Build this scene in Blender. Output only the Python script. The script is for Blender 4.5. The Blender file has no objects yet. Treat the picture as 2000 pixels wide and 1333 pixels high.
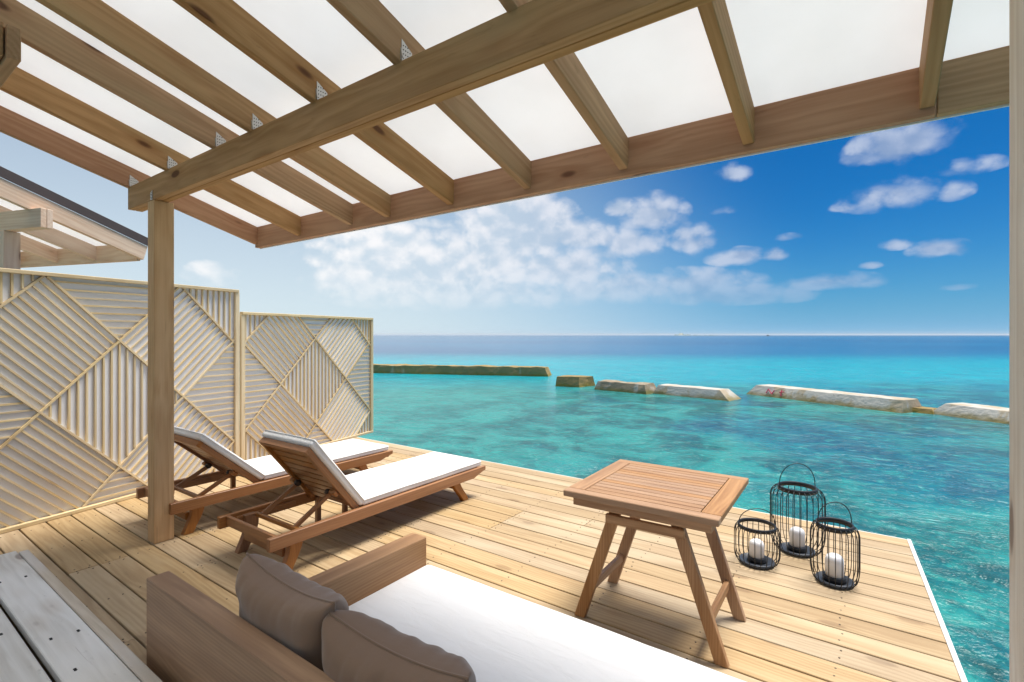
import bpy, bmesh, math, random
from mathutils import Vector, Matrix, noise
random.seed(11)
scene = bpy.context.scene
C = scene.collection
R = math.radians

# ------------------------------------------------------------------ camera
CAM_H = 1.45
YAW = math.atan(690 / 973)
cam_d = bpy.data.cameras.new("camera")
cam = bpy.data.objects.new("camera", cam_d); C.objects.link(cam)
cam.location = (0, 0, CAM_H)
cam.rotation_euler = (R(90), 0, YAW)
cam_d.sensor_width = 36.0
cam_d.lens = 36.0 * 973 / 2000
cam_d.shift_y = -(666.5 - 655) / 2000 * 1.0
cam_d.clip_start = 0.05
cam_d.clip_end = 120000
scene.camera = cam

# ------------------------------------------------------------------ sun, sky, exposure
TO_SUN = Vector((0.15, 0.36, 1.0)).normalized()
SUN_EL = math.asin(TO_SUN.z); SUN_ROT = math.atan2(TO_SUN.x, TO_SUN.y)
sun_d = bpy.data.lights.new("sun", 'SUN'); sun_d.energy = 1.5; sun_d.angle = R(25); sun_d.color = (1.0, 0.95, 0.87)
sun = bpy.data.objects.new("sun", sun_d); C.objects.link(sun)
sun.rotation_euler = (-TO_SUN).to_track_quat('-Z', 'Y').to_euler()
sun.location = TO_SUN * 60

world = bpy.data.worlds.new("World"); scene.world = world; world.use_nodes = True
scene.view_settings.view_transform = 'Standard'; scene.view_settings.look = 'None'
scene.view_settings.gamma = 1.0; scene.view_settings.use_curve_mapping = False
scene.view_settings.exposure = 2.15
scene.render.engine = 'CYCLES'
scene.cycles.use_denoising = True
scene.cycles.max_bounces = 8; scene.cycles.transparent_max_bounces = 12
scene.cycles.sample_clamp_indirect = 6


class NT:
    """small helper for building node trees"""
    def __init__(s, tree):
        s.t = tree; s.n = tree.nodes; s.l = tree.links
    def new(s, typ, **kw):
        nd = s.n.new(typ)
        for k, v in kw.items(): setattr(nd, k, v)
        return nd
    def put(s, sock, v):
        if hasattr(v, 'is_output') or isinstance(v, bpy.types.NodeSocket): s.l.new(v, sock)
        else: sock.default_value = v
    def m(s, op, a, b=0.0, c=None, clamp=False):
        nd = s.new('ShaderNodeMath', operation=op, use_clamp=clamp)
        s.put(nd.inputs[0], a); s.put(nd.inputs[1], b)
        if c is not None: s.put(nd.inputs[2], c)
        return nd.outputs[0]
    def v(s, op, a, b=(0, 0, 0)):
        nd = s.new('ShaderNodeVectorMath', operation=op)
        s.put(nd.inputs[0], a); s.put(nd.inputs[1], b)
        return nd.outputs[0]
    def mix(s, f, a, b, blend='MIX'):
        nd = s.new('ShaderNodeMix', data_type='RGBA', blend_type=blend)
        s.put(nd.inputs[0], f)
        s.put(nd.inputs[6], a if not isinstance(a, tuple) else (*a[:3], 1)); s.put(nd.inputs[7], b if not isinstance(b, tuple) else (*b[:3], 1))
        return nd.outputs[2]
    def ramp(s, f, stops, interp='LINEAR'):
        nd = s.new('ShaderNodeValToRGB'); nd.color_ramp.interpolation = interp
        el = nd.color_ramp.elements
        while len(el) > 1: el.remove(el[-1])
        for i, (p, c) in enumerate(stops):
            e = el[0] if i == 0 else el.new(p)
            e.position = p; e.color = (*c, 1) if len(c) == 3 else c
        s.put(nd.inputs[0], f)
        return nd.outputs[0]
    def noise(s, vec, scale, detail=3, rough=0.5, dist=0.0):
        nd = s.new('ShaderNodeTexNoise'); s.put(nd.inputs['Vector'], vec)
        nd.inputs['Scale'].default_value = scale; nd.inputs['Detail'].default_value = detail
        nd.inputs['Roughness'].default_value = rough; nd.inputs['Distortion'].default_value = dist
        return nd.outputs['Fac']
    def smooth(s, x, lo, hi):
        nd = s.new('ShaderNodeMapRange', interpolation_type='SMOOTHSTEP')
        s.put(nd.inputs[0], x); s.put(nd.inputs[1], lo); s.put(nd.inputs[2], hi)
        return nd.outputs[0]
    def xyz(s, vec):
        nd = s.new('ShaderNodeSeparateXYZ'); s.put(nd.inputs[0], vec); return nd.outputs
    def comb(s, x, y, z):
        nd = s.new('ShaderNodeCombineXYZ'); s.put(nd.inputs[0], x); s.put(nd.inputs[1], y); s.put(nd.inputs[2], z); return nd.outputs[0]


def build_world():
    t = NT(world.node_tree); t.n.clear()
    out = t.new('ShaderNodeOutputWorld'); bg = t.new('ShaderNodeBackground')
    bg.inputs['Strength'].default_value = 0.10
    t.l.new(bg.outputs[0], out.inputs[0])
    sky = t.new('ShaderNodeTexSky', sky_type='NISHITA', sun_disc=False)
    sky.sun_elevation = SUN_EL; sky.sun_rotation = SUN_ROT
    sky.air_density = 1.0; sky.dust_density = 0.6; sky.ozone_density = 2.0
    deepsky = t.mix(1.0, sky.outputs[0], (0.006, 0.094, 0.185), 'MULTIPLY')
    d = t.new('ShaderNodeTexCoord').outputs['Generated']
    dx, dy, dz = t.xyz(d)
    # azimuth measured from the heading -YAW, elevation, both in radians
    az = t.m('ARCTAN2', dx, dy); az = t.m('ADD', az, YAW)
    el = t.m('ARCSINE', dz)
    # haze: thick at the horizon, thicker towards the sun
    sunaz = R(-31)
    ca = t.m('COSINE', t.m('SUBTRACT', az, sunaz - R(14)))
    side = t.smooth(ca, 0.22, 1.0)
    e0 = t.m('MULTIPLY_ADD', side, 0.42, 0.085)
    hz = t.m('EXPONENT', t.m('MULTIPLY', t.m('POWER', t.m('DIVIDE', t.m('MAXIMUM', el, 0.0), e0), 1.25), -1.0))
    hz = t.m('MULTIPLY', hz, 0.93)
    hazecol = t.mix(side, (0.46, 1.12, 1.76), (1.72, 1.98, 2.08))
    col = t.mix(hz, deepsky, hazecol)
    # clouds: seeds in (azimuth, elevation), broken up by noise
    def ae(px, py):
        return math.atan2(px - 1000, 973), math.atan2(655 - py, math.hypot(973, px - 1000))
    blobs = [  # px, py, half width, half height, weight
        (765, 485, 75, 45, 1.15), (800, 530, 150, 50, 1.15), (1010, 455, 85, 60, 1.3), (960, 510, 110, 50, 1.05), (1080, 530, 120, 45, .95), (900, 575, 220, 40, .85),
        (1140, 465, 62, 30, .95), (1275, 425, 55, 38, .9), (1220, 410, 32, 18, .9), (1250, 480, 70, 30, .9), (1345, 475, 42, 34, .9),
        (1440, 505, 50, 17, .9), (1515, 500, 28, 15, .85), (1620, 555, 80, 18, .95), (1170, 500, 60, 30, .6),
        (1765, 290, 95, 42, .85), (1745, 385, 85, 34, .9), (1690, 400, 60, 15, .6), (1860, 375, 40, 24, .65), (1890, 330, 70, 22, .6),
        (1437, 340, 34, 20, .8), (1835, 490, 52, 19, .85), (1750, 480, 30, 12, .75), (1875, 562, 35, 8, .6),
        (840, 437, 50, 14, .6), (700, 545, 110, 40, .8), (950, 560, 150, 34, .75), (1240, 565, 190, 32, .85), (1430, 578, 150, 22, .75), (640, 550, 60, 20, .6),
        (420, 540, 60, 30, .5), (1010, 415, 32, 20, .9), (1110, 420, 30, 10, .4), (1415, 412, 32, 12, .55), (1700, 520, 22, 8, .6), (1540, 465, 30, 10, .5),
        (1790, 300, 130, 20, .5)]
    def billow(vec, det):
        n = t.noise(vec, 7.0, det, 0.58, 0.15)
        vo = t.new('ShaderNodeTexVoronoi', feature='F1'); t.put(vo.inputs['Vector'], t.v('ADD', vec, t.v('MULTIPLY', t.comb(n, n, n), (.09, .09, .09))))
        vo.inputs['Scale'].default_value = 30
        return t.m('ADD', t.m('MULTIPLY', t.m('SUBTRACT', n, 0.5), 3.2), t.m('MULTIPLY', t.m('SUBTRACT', 0.42, vo.outputs['Distance']), 0.55))
    dq = t.v('MULTIPLY', d, (1, 1, 1.25))
    b0 = billow(dq, 9)
    b1 = billow(t.v('ADD', dq, (0.004, 0.006, 0.026)), 5)
    n2 = t.noise(t.v('MULTIPLY', d, (1, 1, 1.8)), 34.0, 3, 0.6)
    mask = None
    for px, py, w, h, wt in blobs:
        a, e = ae(px, py)
        dist = math.hypot(973, px - 1000)
        ra = w * 1.35 * 973 / dist ** 2; re = h * 1.35 / dist * math.cos(e) ** 2
        qa = t.m('DIVIDE', t.m('SUBTRACT', az, a), ra); qe = t.m('DIVIDE', t.m('SUBTRACT', el, e), re)
        qe = t.m('MAXIMUM', qe, t.m('MULTIPLY', qe, -1.5))     # flatter below than above
        q = t.m('MULTIPLY_ADD', qa, qa, t.m('MULTIPLY', qe, qe))
        g = t.m('MULTIPLY', t.m('EXPONENT', t.m('MULTIPLY', q, -1.1)), wt)
        mask = g if mask is None else t.m('MAXIMUM', mask, g)
    # cumulus outside the view, cover thickened to add white fill light
    far = t.noise(d, 2.3, 2, 0.5)
    inview = t.smooth(t.m('ABSOLUTE', az), 0.75, 1.0)
    high = t.smooth(el, 0.50, 0.62)
    wide = t.m('MULTIPLY', t.m('MAXIMUM', inview, high), t.m('MULTIPLY', t.smooth(far, 0.36, 0.56), t.smooth(el, 0.02, 0.12)))
    mask = t.m('MAXIMUM', mask, wide)
    dens = t.m('MULTIPLY_ADD', mask, 1.35, t.m('MULTIPLY_ADD', b0, .80, -0.02))
    dens = t.m('ADD', dens, t.m('MULTIPLY', t.m('SUBTRACT', n2, 0.5), 0.5))
    dens = t.m('SUBTRACT', dens, t.m('MULTIPLY', t.smooth(mask, 0.30, 0.02), 1.5))
    cov = t.smooth(dens, 0.22, 1.00)
    cov = t.m('MULTIPLY', cov, t.m('SUBTRACT', 1.0, t.m('MULTIPLY', hz, 0.22)))
    cov = t.m('MULTIPLY', cov, t.m('MULTIPLY_ADD', side, 0.15, 0.80))
    cov = t.m('MULTIPLY', cov, t.m('MULTIPLY_ADD', t.smooth(el, 0.030, 0.150), 0.75, 0.25))   # low cloud lost in the haze
    # sunlit tops, greyer where more cloud lies above
    shade = t.smooth(t.m('ADD', t.m('SUBTRACT', b1, b0), t.m('MULTIPLY', t.m('SUBTRACT', dens, 0.8), 0.35)), -0.35, 0.55)
    lit = t.mix(side, (1.28, 1.45, 1.80), (2.55, 2.45, 2.38))
    thick = t.mix(side, (0.72, 0.95, 1.40), (1.52, 1.76, 1.95))
    ccol = t.mix(shade, lit, thick)
    col = t.mix(cov, col, ccol)
    # below the horizon: the sea goes on, keep it a dull blue green
    below = t.smooth(dz, 0.0, -0.01)
    col = t.mix(below, col, (0.12, 0.62, 0.75))
    t.l.new(col, bg.inputs['Color'])

build_world()

# ------------------------------------------------------------------ materials
MATS = {}
def new_mat(name):
    m = bpy.data.materials.new(name); m.use_nodes = True
    t = NT(m.node_tree); t.n.clear()
    out = t.new('ShaderNodeOutputMaterial'); p = t.new('ShaderNodeBsdfPrincipled')
    t.l.new(p.outputs[0], out.inputs['Surface'])
    MATS[name] = m
    return m, t, p, out

def wood(name, dark, light, var=0.25, knots=0.6, rough=0.6, spec=0.3, ring=150, rw=.16, grey=None, bump=0.25, tint=None, stain=0.0):
    m, t, p, out = new_mat(name)
    tc = t.new('ShaderNodeTexCoord').outputs['Object']
    rnd = t.new('ShaderNodeObjectInfo').outputs['Random']
    off = t.v('MULTIPLY', t.comb(rnd, t.m('FRACT', t.m('MULTIPLY', rnd, 7.31)), t.m('FRACT', t.m('MULTIPLY', rnd, 13.7))), (60, 40, 50))
    v0 = t.v('ADD', tc, off)
    # distance from a pith line that runs slightly askew along the piece
    x, y, z = t.xyz(tc)
    r1 = t.m('SUBTRACT', t.m('FRACT', t.m('MULTIPLY', rnd, 17.9)), 0.5)
    r2 = t.m('SUBTRACT', t.m('FRACT', t.m('MULTIPLY', rnd, 29.3)), 0.5)
    lowv = t.v('MULTIPLY', v0, (1.1, 3.0, 3.0))
    low = t.noise(lowv, 1.0, 2, 0.5)
    yy = t.m('ADD', y, t.m('MULTIPLY_ADD', r1, 0.22, t.m('MULTIPLY', t.m('SUBTRACT', low, 0.5), 0.11)))
    zz = t.m('ADD', z, t.m('MULTIPLY_ADD', r2, 0.10, t.m('MULTIPLY', x, t.m('MULTIPLY', r2, 0.05))))
    zz = t.m('ADD', zz, 0.05)
    rad = t.m('SQRT', t.m('MULTIPLY_ADD', yy, yy, t.m('MULTIPLY', zz, zz)))
    # knots bend the grain round them
    vk = t.new('ShaderNodeTexVoronoi'); t.put(vk.inputs['Vector'], t.v('MULTIPLY', v0, (2.0, 5.5, 5.5))); vk.inputs['Scale'].default_value = 1.0
    kd = vk.outputs['Distance']
    kmask = t.m('MULTIPLY', t.smooth(kd, 0.15, 0.09), min(1.0, knots))
    khalo = t.m('MULTIPLY', t.smooth(kd, 0.34, 0.12), min(1.0, knots) * .45)
    kbend = t.m('MULTIPLY', t.smooth(kd, 0.5, 0.0), 0.02 * knots)
    ph = t.m('MULTIPLY', t.m('ADD', rad, kbend), ring * 2.2)
    fine = t.noise(t.v('MULTIPLY', v0, (3.0, 110, 110)), 1.0, 3, 0.6)
    mid = t.noise(t.v('MULTIPLY', v0, (1.2, 16, 16)), 1.0, 4, 0.55, 0.3)
    rings = t.m('MULTIPLY_ADD', t.m('SINE', t.m('ADD', ph, t.m('MULTIPLY', mid, 13.0))), 0.5, 0.5)
    g = t.m('MULTIPLY_ADD', rings, rw, t.m('MULTIPLY_ADD', mid, 0.62, t.m('MULTIPLY', fine, 0.30)))
    g = t.smooth(g, 0.26, 0.84)
    col = t.mix(g, dark, light)
    big = t.noise(t.v('MULTIPLY', v0, (0.9, 4, 4)), 1.0, 3, 0.55)
    if tint: col = t.mix(t.m('MULTIPLY', t.smooth(big, 0.50, 0.72), 0.65), col, tint)
    if grey: col = t.mix(t.m('MULTIPLY', t.smooth(big, 0.38, 0.62), 0.75), col, grey)
    dk = (dark[0] * .36, dark[1] * .27, dark[2] * .24)
    col = t.mix(khalo, col, (dark[0] * .85, dark[1] * .72, dark[2] * .6))
    col = t.mix(kmask, col, dk)
    crack = t.noise(t.v('MULTIPLY', v0, (2.2, 75, 75)), 1.0, 2, .5)
    col = t.mix(t.m('MULTIPLY', t.m('MULTIPLY', t.smooth(crack, .70, .76), t.smooth(big, .52, .62)), .55), col, dk)
    # nail stains / mildew
    if stain:
        sp = t.noise(t.v('MULTIPLY', v0, (7, 22, 22)), 1.0, 4, 0.65)
        col = t.mix(t.m('MULTIPLY', t.smooth(sp, 0.62, 0.80), stain), col, tuple(c * 0.45 for c in dark))
    # each piece a tone of its own
    tone = t.m('MULTIPLY_ADD', t.m('FRACT', t.m('MULTIPLY', rnd, 3.77)), var, 1.0 - var * 0.6)
    hsn = t.new('ShaderNodeHueSaturation'); t.put(hsn.inputs['Color'], col); t.put(hsn.inputs['Value'], tone)
    t.put(hsn.inputs['Saturation'], t.m('MULTIPLY_ADD', t.m('FRACT', t.m('MULTIPLY', rnd, 5.13)), 0.24, 0.86))
    t.l.new(hsn.outputs[0], p.inputs['Base Color'])
    t.put(p.inputs['Roughness'], t.m('MULTIPLY_ADD', fine, 0.25, rough - 0.12))
    p.inputs['Specular IOR Level'].default_value = spec
    bp = t.new('ShaderNodeBump'); bp.inputs['Strength'].default_value = bump; bp.inputs['Distance'].default_value = 0.002
    t.put(bp.inputs['Height'], t.m('ADD', fine, t.m('MULTIPLY', rings, 0.4)))
    t.l.new(bp.outputs[0], p.inputs['Normal'])
    return m

wood('deck_pine', (.345, .228, .115), (.515, .375, .212), var=.15, knots=.35, rough=.62, ring=120, tint=(.54, .42, .26), bump=.25, stain=.35)
wood('frame_pine', (.33, .178, .072), (.50, .300, .142), var=.22, knots=1.0, rough=.7, ring=110, tint=(.40, .27, .13), stain=.4)
wood('lit_post_pine', (.64, .52, .40), (.84, .76, .65), var=.1, knots=.8, rough=.7, ring=110, tint=(.74, .60, .45))  # right post only: pine made paler to stand in for light on it
wood('post_pine', (.53, .325, .165), (.72, .50, .295), var=.12, knots=.8, rough=.65, ring=110)
wood('pale_pine', (.66, .45, .31), (.82, .64, .49), var=.12, knots=.8, rough=.65, ring=110)
wood('fascia_pine', (.36, .185, .10), (.50, .29, .17), var=.15, knots=.9, rough=.65, ring=110, stain=.3)
wood('slat_pine', (.62, .46, .25), (.78, .64, .40), var=.22, knots=.3, rough=.65, ring=160)
wood('teak_red', (.25, .098, .030), (.45, .205, .070), var=.24, rw=.07, knots=.12, rough=.42, spec=.45, ring=210, bump=.12)
wood('teak_brown', (.28, .142, .064), (.52, .305, .155), var=.09, rw=.10, knots=.12, rough=.5, spec=.35, ring=210, bump=.12)
wood('grey_wood', (.60, .57, .52), (.82, .80, .76), var=.08, knots=.6, rough=.8, ring=90, grey=(.86, .85, .825), bump=.5, stain=.5)
wood('nosing_wood', (.50, .42, .32), (.68, .60, .50), var=.10, knots=.6, rough=.75, ring=120, grey=(.70, .67, .64), bump=.5, stain=.4)

def plain(name, col, rough=.6, spec=.3, metal=0.0, nscale=6.0, namp=.12, bump=0.0, bscale=60.0):
    m, t, p, out = new_mat(name)
    tc = t.new('ShaderNodeTexCoord').outputs['Object']
    n = t.noise(tc, nscale, 4, .55)
    c = t.mix(n, tuple(x * (1 - namp) for x in col), tuple(min(1, x * (1 + namp)) for x in col))
    t.l.new(c, p.inputs['Base Color'])
    p.inputs['Roughness'].default_value = rough; p.inputs['Specular IOR Level'].default_value = spec
    p.inputs['Metallic'].default_value = metal
    if bump:
        bp = t.new('ShaderNodeBump'); bp.inputs['Strength'].default_value = bump; bp.inputs['Distance'].default_value = .002
        t.put(bp.inputs['Height'], t.noise(tc, bscale, 4, .6)); t.l.new(bp.outputs[0], p.inputs['Normal'])
    return m

plain('white_paint', (.80, .775, .74), rough=.5, namp=.04)
plain('cream_paint', (.84, .76, .64), rough=.6, namp=.04)
plain('black_metal', (.014, .015, .018), rough=.45, spec=.4)
plain('dark_plate', (.045, .052, .065), rough=.4, spec=.4)
plain('galvanised', (.55, .55, .53), rough=.42, spec=.5, metal=.6, nscale=40)
plain('hole_dark', (.03, .03, .03), rough=.8)
plain('screw_dark', (.10, .075, .05), rough=.6)
plain('dark_hinge', (.05, .035, .025), rough=.5)
plain('flashing', (.085, .065, .06), rough=.5)
plain('graffiti_red', (.55, .03, .10), rough=.7)
plain('boat_dark', (.04, .05, .06), rough=.6)
plain('boat_white', (.6, .6, .6), rough=.6)

def fabric(name, col, namp=.05, weave=900, bump=.15, rough=.9, sheen=.2, fold=0.0):
    m, t, p, out = new_mat(name)
    tc = t.new('ShaderNodeTexCoord').outputs['Object']
    n = t.noise(tc, 5, 4, .6)
    c = t.mix(n, tuple(x * (1 - namp) for x in col), tuple(min(1, x * (1 + namp)) for x in col))
    t.l.new(c, p.inputs['Base Color'])
    p.inputs['Roughness'].default_value = rough; p.inputs['Specular IOR Level'].default_value = .15
    p.inputs['Sheen Weight'].default_value = sheen
    bp = t.new('ShaderNodeBump'); bp.inputs['Strength'].default_value = bump; bp.inputs['Distance'].default_value = .003
    h = t.noise(tc, weave, 2, .5)
    if fold: h = t.m('MULTIPLY_ADD', t.noise(t.v('MULTIPLY', tc, (3, 9, 5)), 1.6, 3, .55, .6), fold, t.m('MULTIPLY', h, .3))
    t.put(bp.inputs['Height'], h); t.l.new(bp.outputs[0], p.inputs['Normal'])
    return m
fabric('white_canvas', (.80, .79, .775), namp=.02, fold=2.5, bump=.22)
fabric('mattress_cover', (.80, .79, .79), namp=.02, fold=5, bump=.5)
fabric('taupe_canvas', (.265, .168, .108), namp=.06, fold=2.0, bump=.3, sheen=.35)

def backing():
    m, t, p, out = new_mat('screen_board')
    tc = t.new('ShaderNodeTexCoord').outputs['Object']
    n = t.noise(tc, 3, 5, .6); n2 = t.noise(t.v('MULTIPLY', tc, (5, 5, 60)), 1, 3, .5)
    c = t.mix(n, (.76, .765, .79), (.86, .855, .865)); c = t.mix(t.m('MULTIPLY', n2, .2), c, (.62, .60, .58))
    t.l.new(c, p.inputs['Base Color']); p.inputs['Roughness'].default_value = .75; p.inputs['Specular IOR Level'].default_value = .2
backing()

def roof_mat():
    m, t, p, out = new_mat('roof_membrane')
    tc = t.new('ShaderNodeTexCoord').outputs['Object']
    n = t.noise(tc, 1.3, 5, .6)
    c = t.mix(t.smooth(n, .3, .7), (.865, .868, .87), (.91, .915, .92))
    df = t.new('ShaderNodeBsdfDiffuse'); tr = t.new('ShaderNodeBsdfTranslucent')
    t.l.new(c, df.inputs[0]); t.l.new(c, tr.inputs[0])
    mx = t.new('ShaderNodeMixShader'); mx.inputs[0].default_value = .53
    t.l.new(df.outputs[0], mx.inputs[1]); t.l.new(tr.outputs[0], mx.inputs[2])
    t.l.new(mx.outputs[0], out.inputs['Surface'])
roof_mat()

def candle_mat():
    m, t, p, out = new_mat('candle_wax')
    p.inputs['Base Color'].default_value = (.83, .82, .83, 1); p.inputs['Roughness'].default_value = .5
    p.inputs['Subsurface Weight'].default_value = .35; p.inputs['Subsurface Radius'].default_value = (.02, .018, .016)
candle_mat()

def concrete(name, base, stain, moss, amt):
    m, t, p, out = new_mat(name)
    geo = t.new('ShaderNodeNewGeometry').outputs['Position']
    x, y, z = t.xyz(geo)
    n = t.noise(geo, 1.6, 6, .62); n2 = t.noise(geo, 7, 5, .65); n3 = t.noise(t.v('MULTIPLY', geo, (1.1, 1.1, .25)), 1.0, 4, .6)
    c = t.mix(n2, tuple(v * .8 for v in base), tuple(min(1, v * 1.12) for v in base))
    c = t.mix(t.m('MULTIPLY', t.smooth(n3, .54 - amt * .25, .60 - amt * .22), .45 + amt * .4), c, stain)
    wet = t.smooth(t.m('ADD', z, t.m('MULTIPLY', t.m('SUBTRACT', n, .5), .5)), -1.33, -1.60)
    c = t.mix(t.m('MULTIPLY', wet, .85), c, moss)
    c = t.mix(t.m('MULTIPLY', t.smooth(n2, .60, .72), .5), c, tuple(v * .35 for v in stain))
    t.l.new(c, p.inputs['Base Color']); p.inputs['Roughness'].default_value = .9; p.inputs['Specular IOR Level'].default_value = .15
    bp = t.new('ShaderNodeBump'); bp.inputs['Strength'].default_value = .7; bp.inputs['Distance'].default_value = .06
    t.put(bp.inputs['Height'], n2); t.l.new(bp.outputs[0], p.inputs['Normal'])
concrete('concrete_pale', (.50, .475, .425), (.36, .24, .095), (.20, .16, .045), .12)
concrete('concrete_mid', (.40, .37, .32), (.24, .165, .08), (.15, .14, .04), .5)
concrete('concrete_mossy', (.42, .33, .20), (.27, .18, .065), (.24, .18, .035), .8)

WATER_Z = -1.6
cs_, sn_ = math.cos(YAW), math.sin(YAW)
def water_mat():
    m, t, p, out = new_mat('sea_water')
    geo = t.new('ShaderNodeNewGeometry').outputs['Position']
    x, y, z = t.xyz(geo)
    dist = t.m('SQRT', t.m('MULTIPLY_ADD', x, x, t.m('MULTIPLY', y, y)))
    # sea bed seen through the water: sand, rubble and reef patches
    a = t.noise(geo, .11, 4, .55, .4); b = t.noise(geo, .55, 5, .62, .5); c_ = t.noise(geo, 2.6, 5, .62, .5); f_ = t.noise(geo, 8.0, 4, .6, .3)
    teal = t.mix(t.smooth(b, .36, .64), (.007, .105, .108), (.026, .255, .232))
    blue = t.mix(t.smooth(b, .37, .64), (.003, .080, .132), (.006, .150, .195))
    lag = t.mix(t.smooth(t.m('ADD', a, t.m('MULTIPLY', x, .008)), .40, .60), teal, blue)
    lag = t.mix(t.m('MULTIPLY', t.smooth(c_, .50, .70), .65), lag, (.030, .30, .265))
    near = t.smooth(dist, 14.0, 3.5)
    lag = t.mix(t.m('MULTIPLY', t.smooth(f_, .54, .70), t.m('MULTIPLY', near, .55)), lag, (.045, .33, .29))
    lag = t.mix(t.m('MULTIPLY', t.smooth(f_, .46, .32), t.m('MULTIPLY_ADD', near, .35, .15)), lag, (.004, .050, .060))
    lag = t.mix(t.m('MULTIPLY', t.m('MULTIPLY', t.smooth(c_, .50, .36), t.smooth(b, .62, .42)), t.m('MULTIPLY_ADD', near, .55, .25)), lag, (.012, .055, .055))
    # paler, sandier towards the left of the lagoon
    lag = t.mix(t.m('MULTIPLY', t.smooth(t.m('ADD', x, t.m('MULTIPLY', a, 10)), -2, -16), .55), lag, (.045, .30, .27))
    # outside the breakwater: shallow bright shelf, then the drop off
    turq = t.mix(t.smooth(b, .3, .7), (.002, .245, .30), (.004, .33, .375))
    yy = t.m('ADD', y, t.m('MULTIPLY', t.m('SUBTRACT', a, .5), 14))
    dd = t.m('MULTIPLY_ADD', x, -sn_, t.m('MULTIPLY', y, cs_))
    dd = t.m('ADD', dd, t.m('MULTIPLY', t.m('SUBTRACT', a, .5), 10))
    shelf = t.smooth(dd, 25, 37)
    col = t.mix(shelf, lag, turq)
    streak = t.noise(t.v('MULTIPLY', geo, (.008, .03, 1)), 1, 4, .55)
    deep = t.mix(t.smooth(streak, .40, .60), (.002, .062, .165), (.003, .100, .215))
    drop = t.smooth(t.m('ADD', dd, t.m('MULTIPLY', t.m('SUBTRACT', streak, .5), 30)), 48, 92)
    col = t.mix(drop, col, deep)
    t.l.new(col, p.inputs['Base Color'])
    p.inputs['Roughness'].default_value = .18; p.inputs['IOR'].default_value = 1.32
    p.inputs['Specular IOR Level'].default_value = .5
    # ripples: wind chop lying across the view, two sizes, larger swell far out
    wv = t.v('MULTIPLY', t.v('ADD', geo, t.v('MULTIPLY', t.comb(a, b, 0), (1.2, 1.2, 0))), (.75, 1.5, 1))
    w1 = t.noise(wv, 1.7, 4, .55, .6); w2 = t.noise(wv, 6.5, 4, .6, .3); w3 = t.noise(t.v('MULTIPLY', geo, (.08, .25, 1)), 1.0, 4, .6)
    h = t.m('MULTIPLY_ADD', w1, .16, t.m('MULTIPLY_ADD', w2, .060, t.m('MULTIPLY', w3, .55)))
    bp = t.new('ShaderNodeBump'); t.put(bp.inputs['Strength'], t.m('MULTIPLY_ADD', t.smooth(dist, 30, 110), -.45, .85)); bp.inputs['Distance'].default_value = 1.0
    t.put(bp.inputs['Height'], h); t.l.new(bp.outputs[0], p.inputs['Normal'])
water_mat()

m_, t_, p_, o_ = new_mat('island_green')
t_.l.new(t_.mix(t_.noise(t_.new('ShaderNodeNewGeometry').outputs['Position'], .05, 4), (.03, .07, .04), (.08, .13, .07)), p_.inputs['Base Color'])

# ------------------------------------------------------------------ building helpers
def link(name, me, mat, parent=None, M=None):
    o = bpy.data.objects.new(name, me); C.objects.link(o)
    if mat and not me.materials: me.materials.append(MATS[mat])
    if parent: o.parent = parent
    if M is not None: o.matrix_local = M if parent else M
    return o

def tag(o, label=None, cat=None, group=None, kind=None):
    if label: o['label'] = label
    if cat: o['category'] = cat
    if group: o['group'] = group
    if kind: o['kind'] = kind
    return o

def empty(name, loc=(0, 0, 0), rz=0.0, **kw):
    o = bpy.data.objects.new(name, None); C.objects.link(o)
    o.location = loc; o.rotation_euler = (0, 0, rz); o.empty_display_size = .1
    return tag(o, **kw)

def mesh_from(bm, name, smooth=False):
    me = bpy.data.meshes.new(name); bm.normal_update(); bm.to_mesh(me); bm.free()
    if smooth:
        for pl in me.polygons: pl.use_smooth = True
    return me

BOX = {}
def box_mesh(L, w, h, bev, mat):
    key = (round(L, 4), round(w, 4), round(h, 4), bev, mat)
    if key not in BOX:
        bm = bmesh.new(); bmesh.ops.create_cube(bm, size=1)
        bmesh.ops.scale(bm, vec=(L, w, h), verts=bm.verts)
        if bev: bmesh.ops.bevel(bm, geom=bm.edges[:], offset=bev, segments=1, affect='EDGES', profile=.5)
        BOX[key] = mesh_from(bm, 'box'); BOX[key].materials.append(MATS[mat])
    return BOX[key]

def frame(p0, p1, up):
    x = (p1 - p0).normalized(); z = (up - up.dot(x) * x).normalized(); y = z.cross(x)
    M = Matrix((x, y, z)).transposed().to_4x4(); M.translation = (p0 + p1) / 2
    return M

def bar(name, mat, parent, p0, p1, w, h, up=(0, 0, 1), bev=.003):
    """a straight timber from p0 to p1, w wide and h high, its length on local X"""
    p0, p1, up = Vector(p0), Vector(p1), Vector(up)
    return link(name, box_mesh((p1 - p0).length, w, h, bev, mat), None, parent, frame(p0, p1, up))

def prism(name, mat, parent, poly, t0, t1, M=None, bev=0.0):
    """a flat polygon (local x, y) extruded from z = t0 to t1, then placed by M"""
    bm = bmesh.new()
    lo = [bm.verts.new((x, y, t0)) for x, y in poly]; hi = [bm.verts.new((x, y, t1)) for x, y in poly]
    bm.faces.new(lo[::-1]); bm.faces.new(hi)
    n = len(poly)
    for i in range(n): bm.faces.new((lo[i], lo[(i + 1) % n], hi[(i + 1) % n], hi[i]))
    bmesh.ops.recalc_face_normals(bm, faces=bm.faces)
    if bev: bmesh.ops.bevel(bm, geom=bm.edges[:], offset=bev, segments=1, affect='EDGES', profile=.5)
    return link(name, mesh_from(bm, name), mat, parent, M or Matrix())

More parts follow.
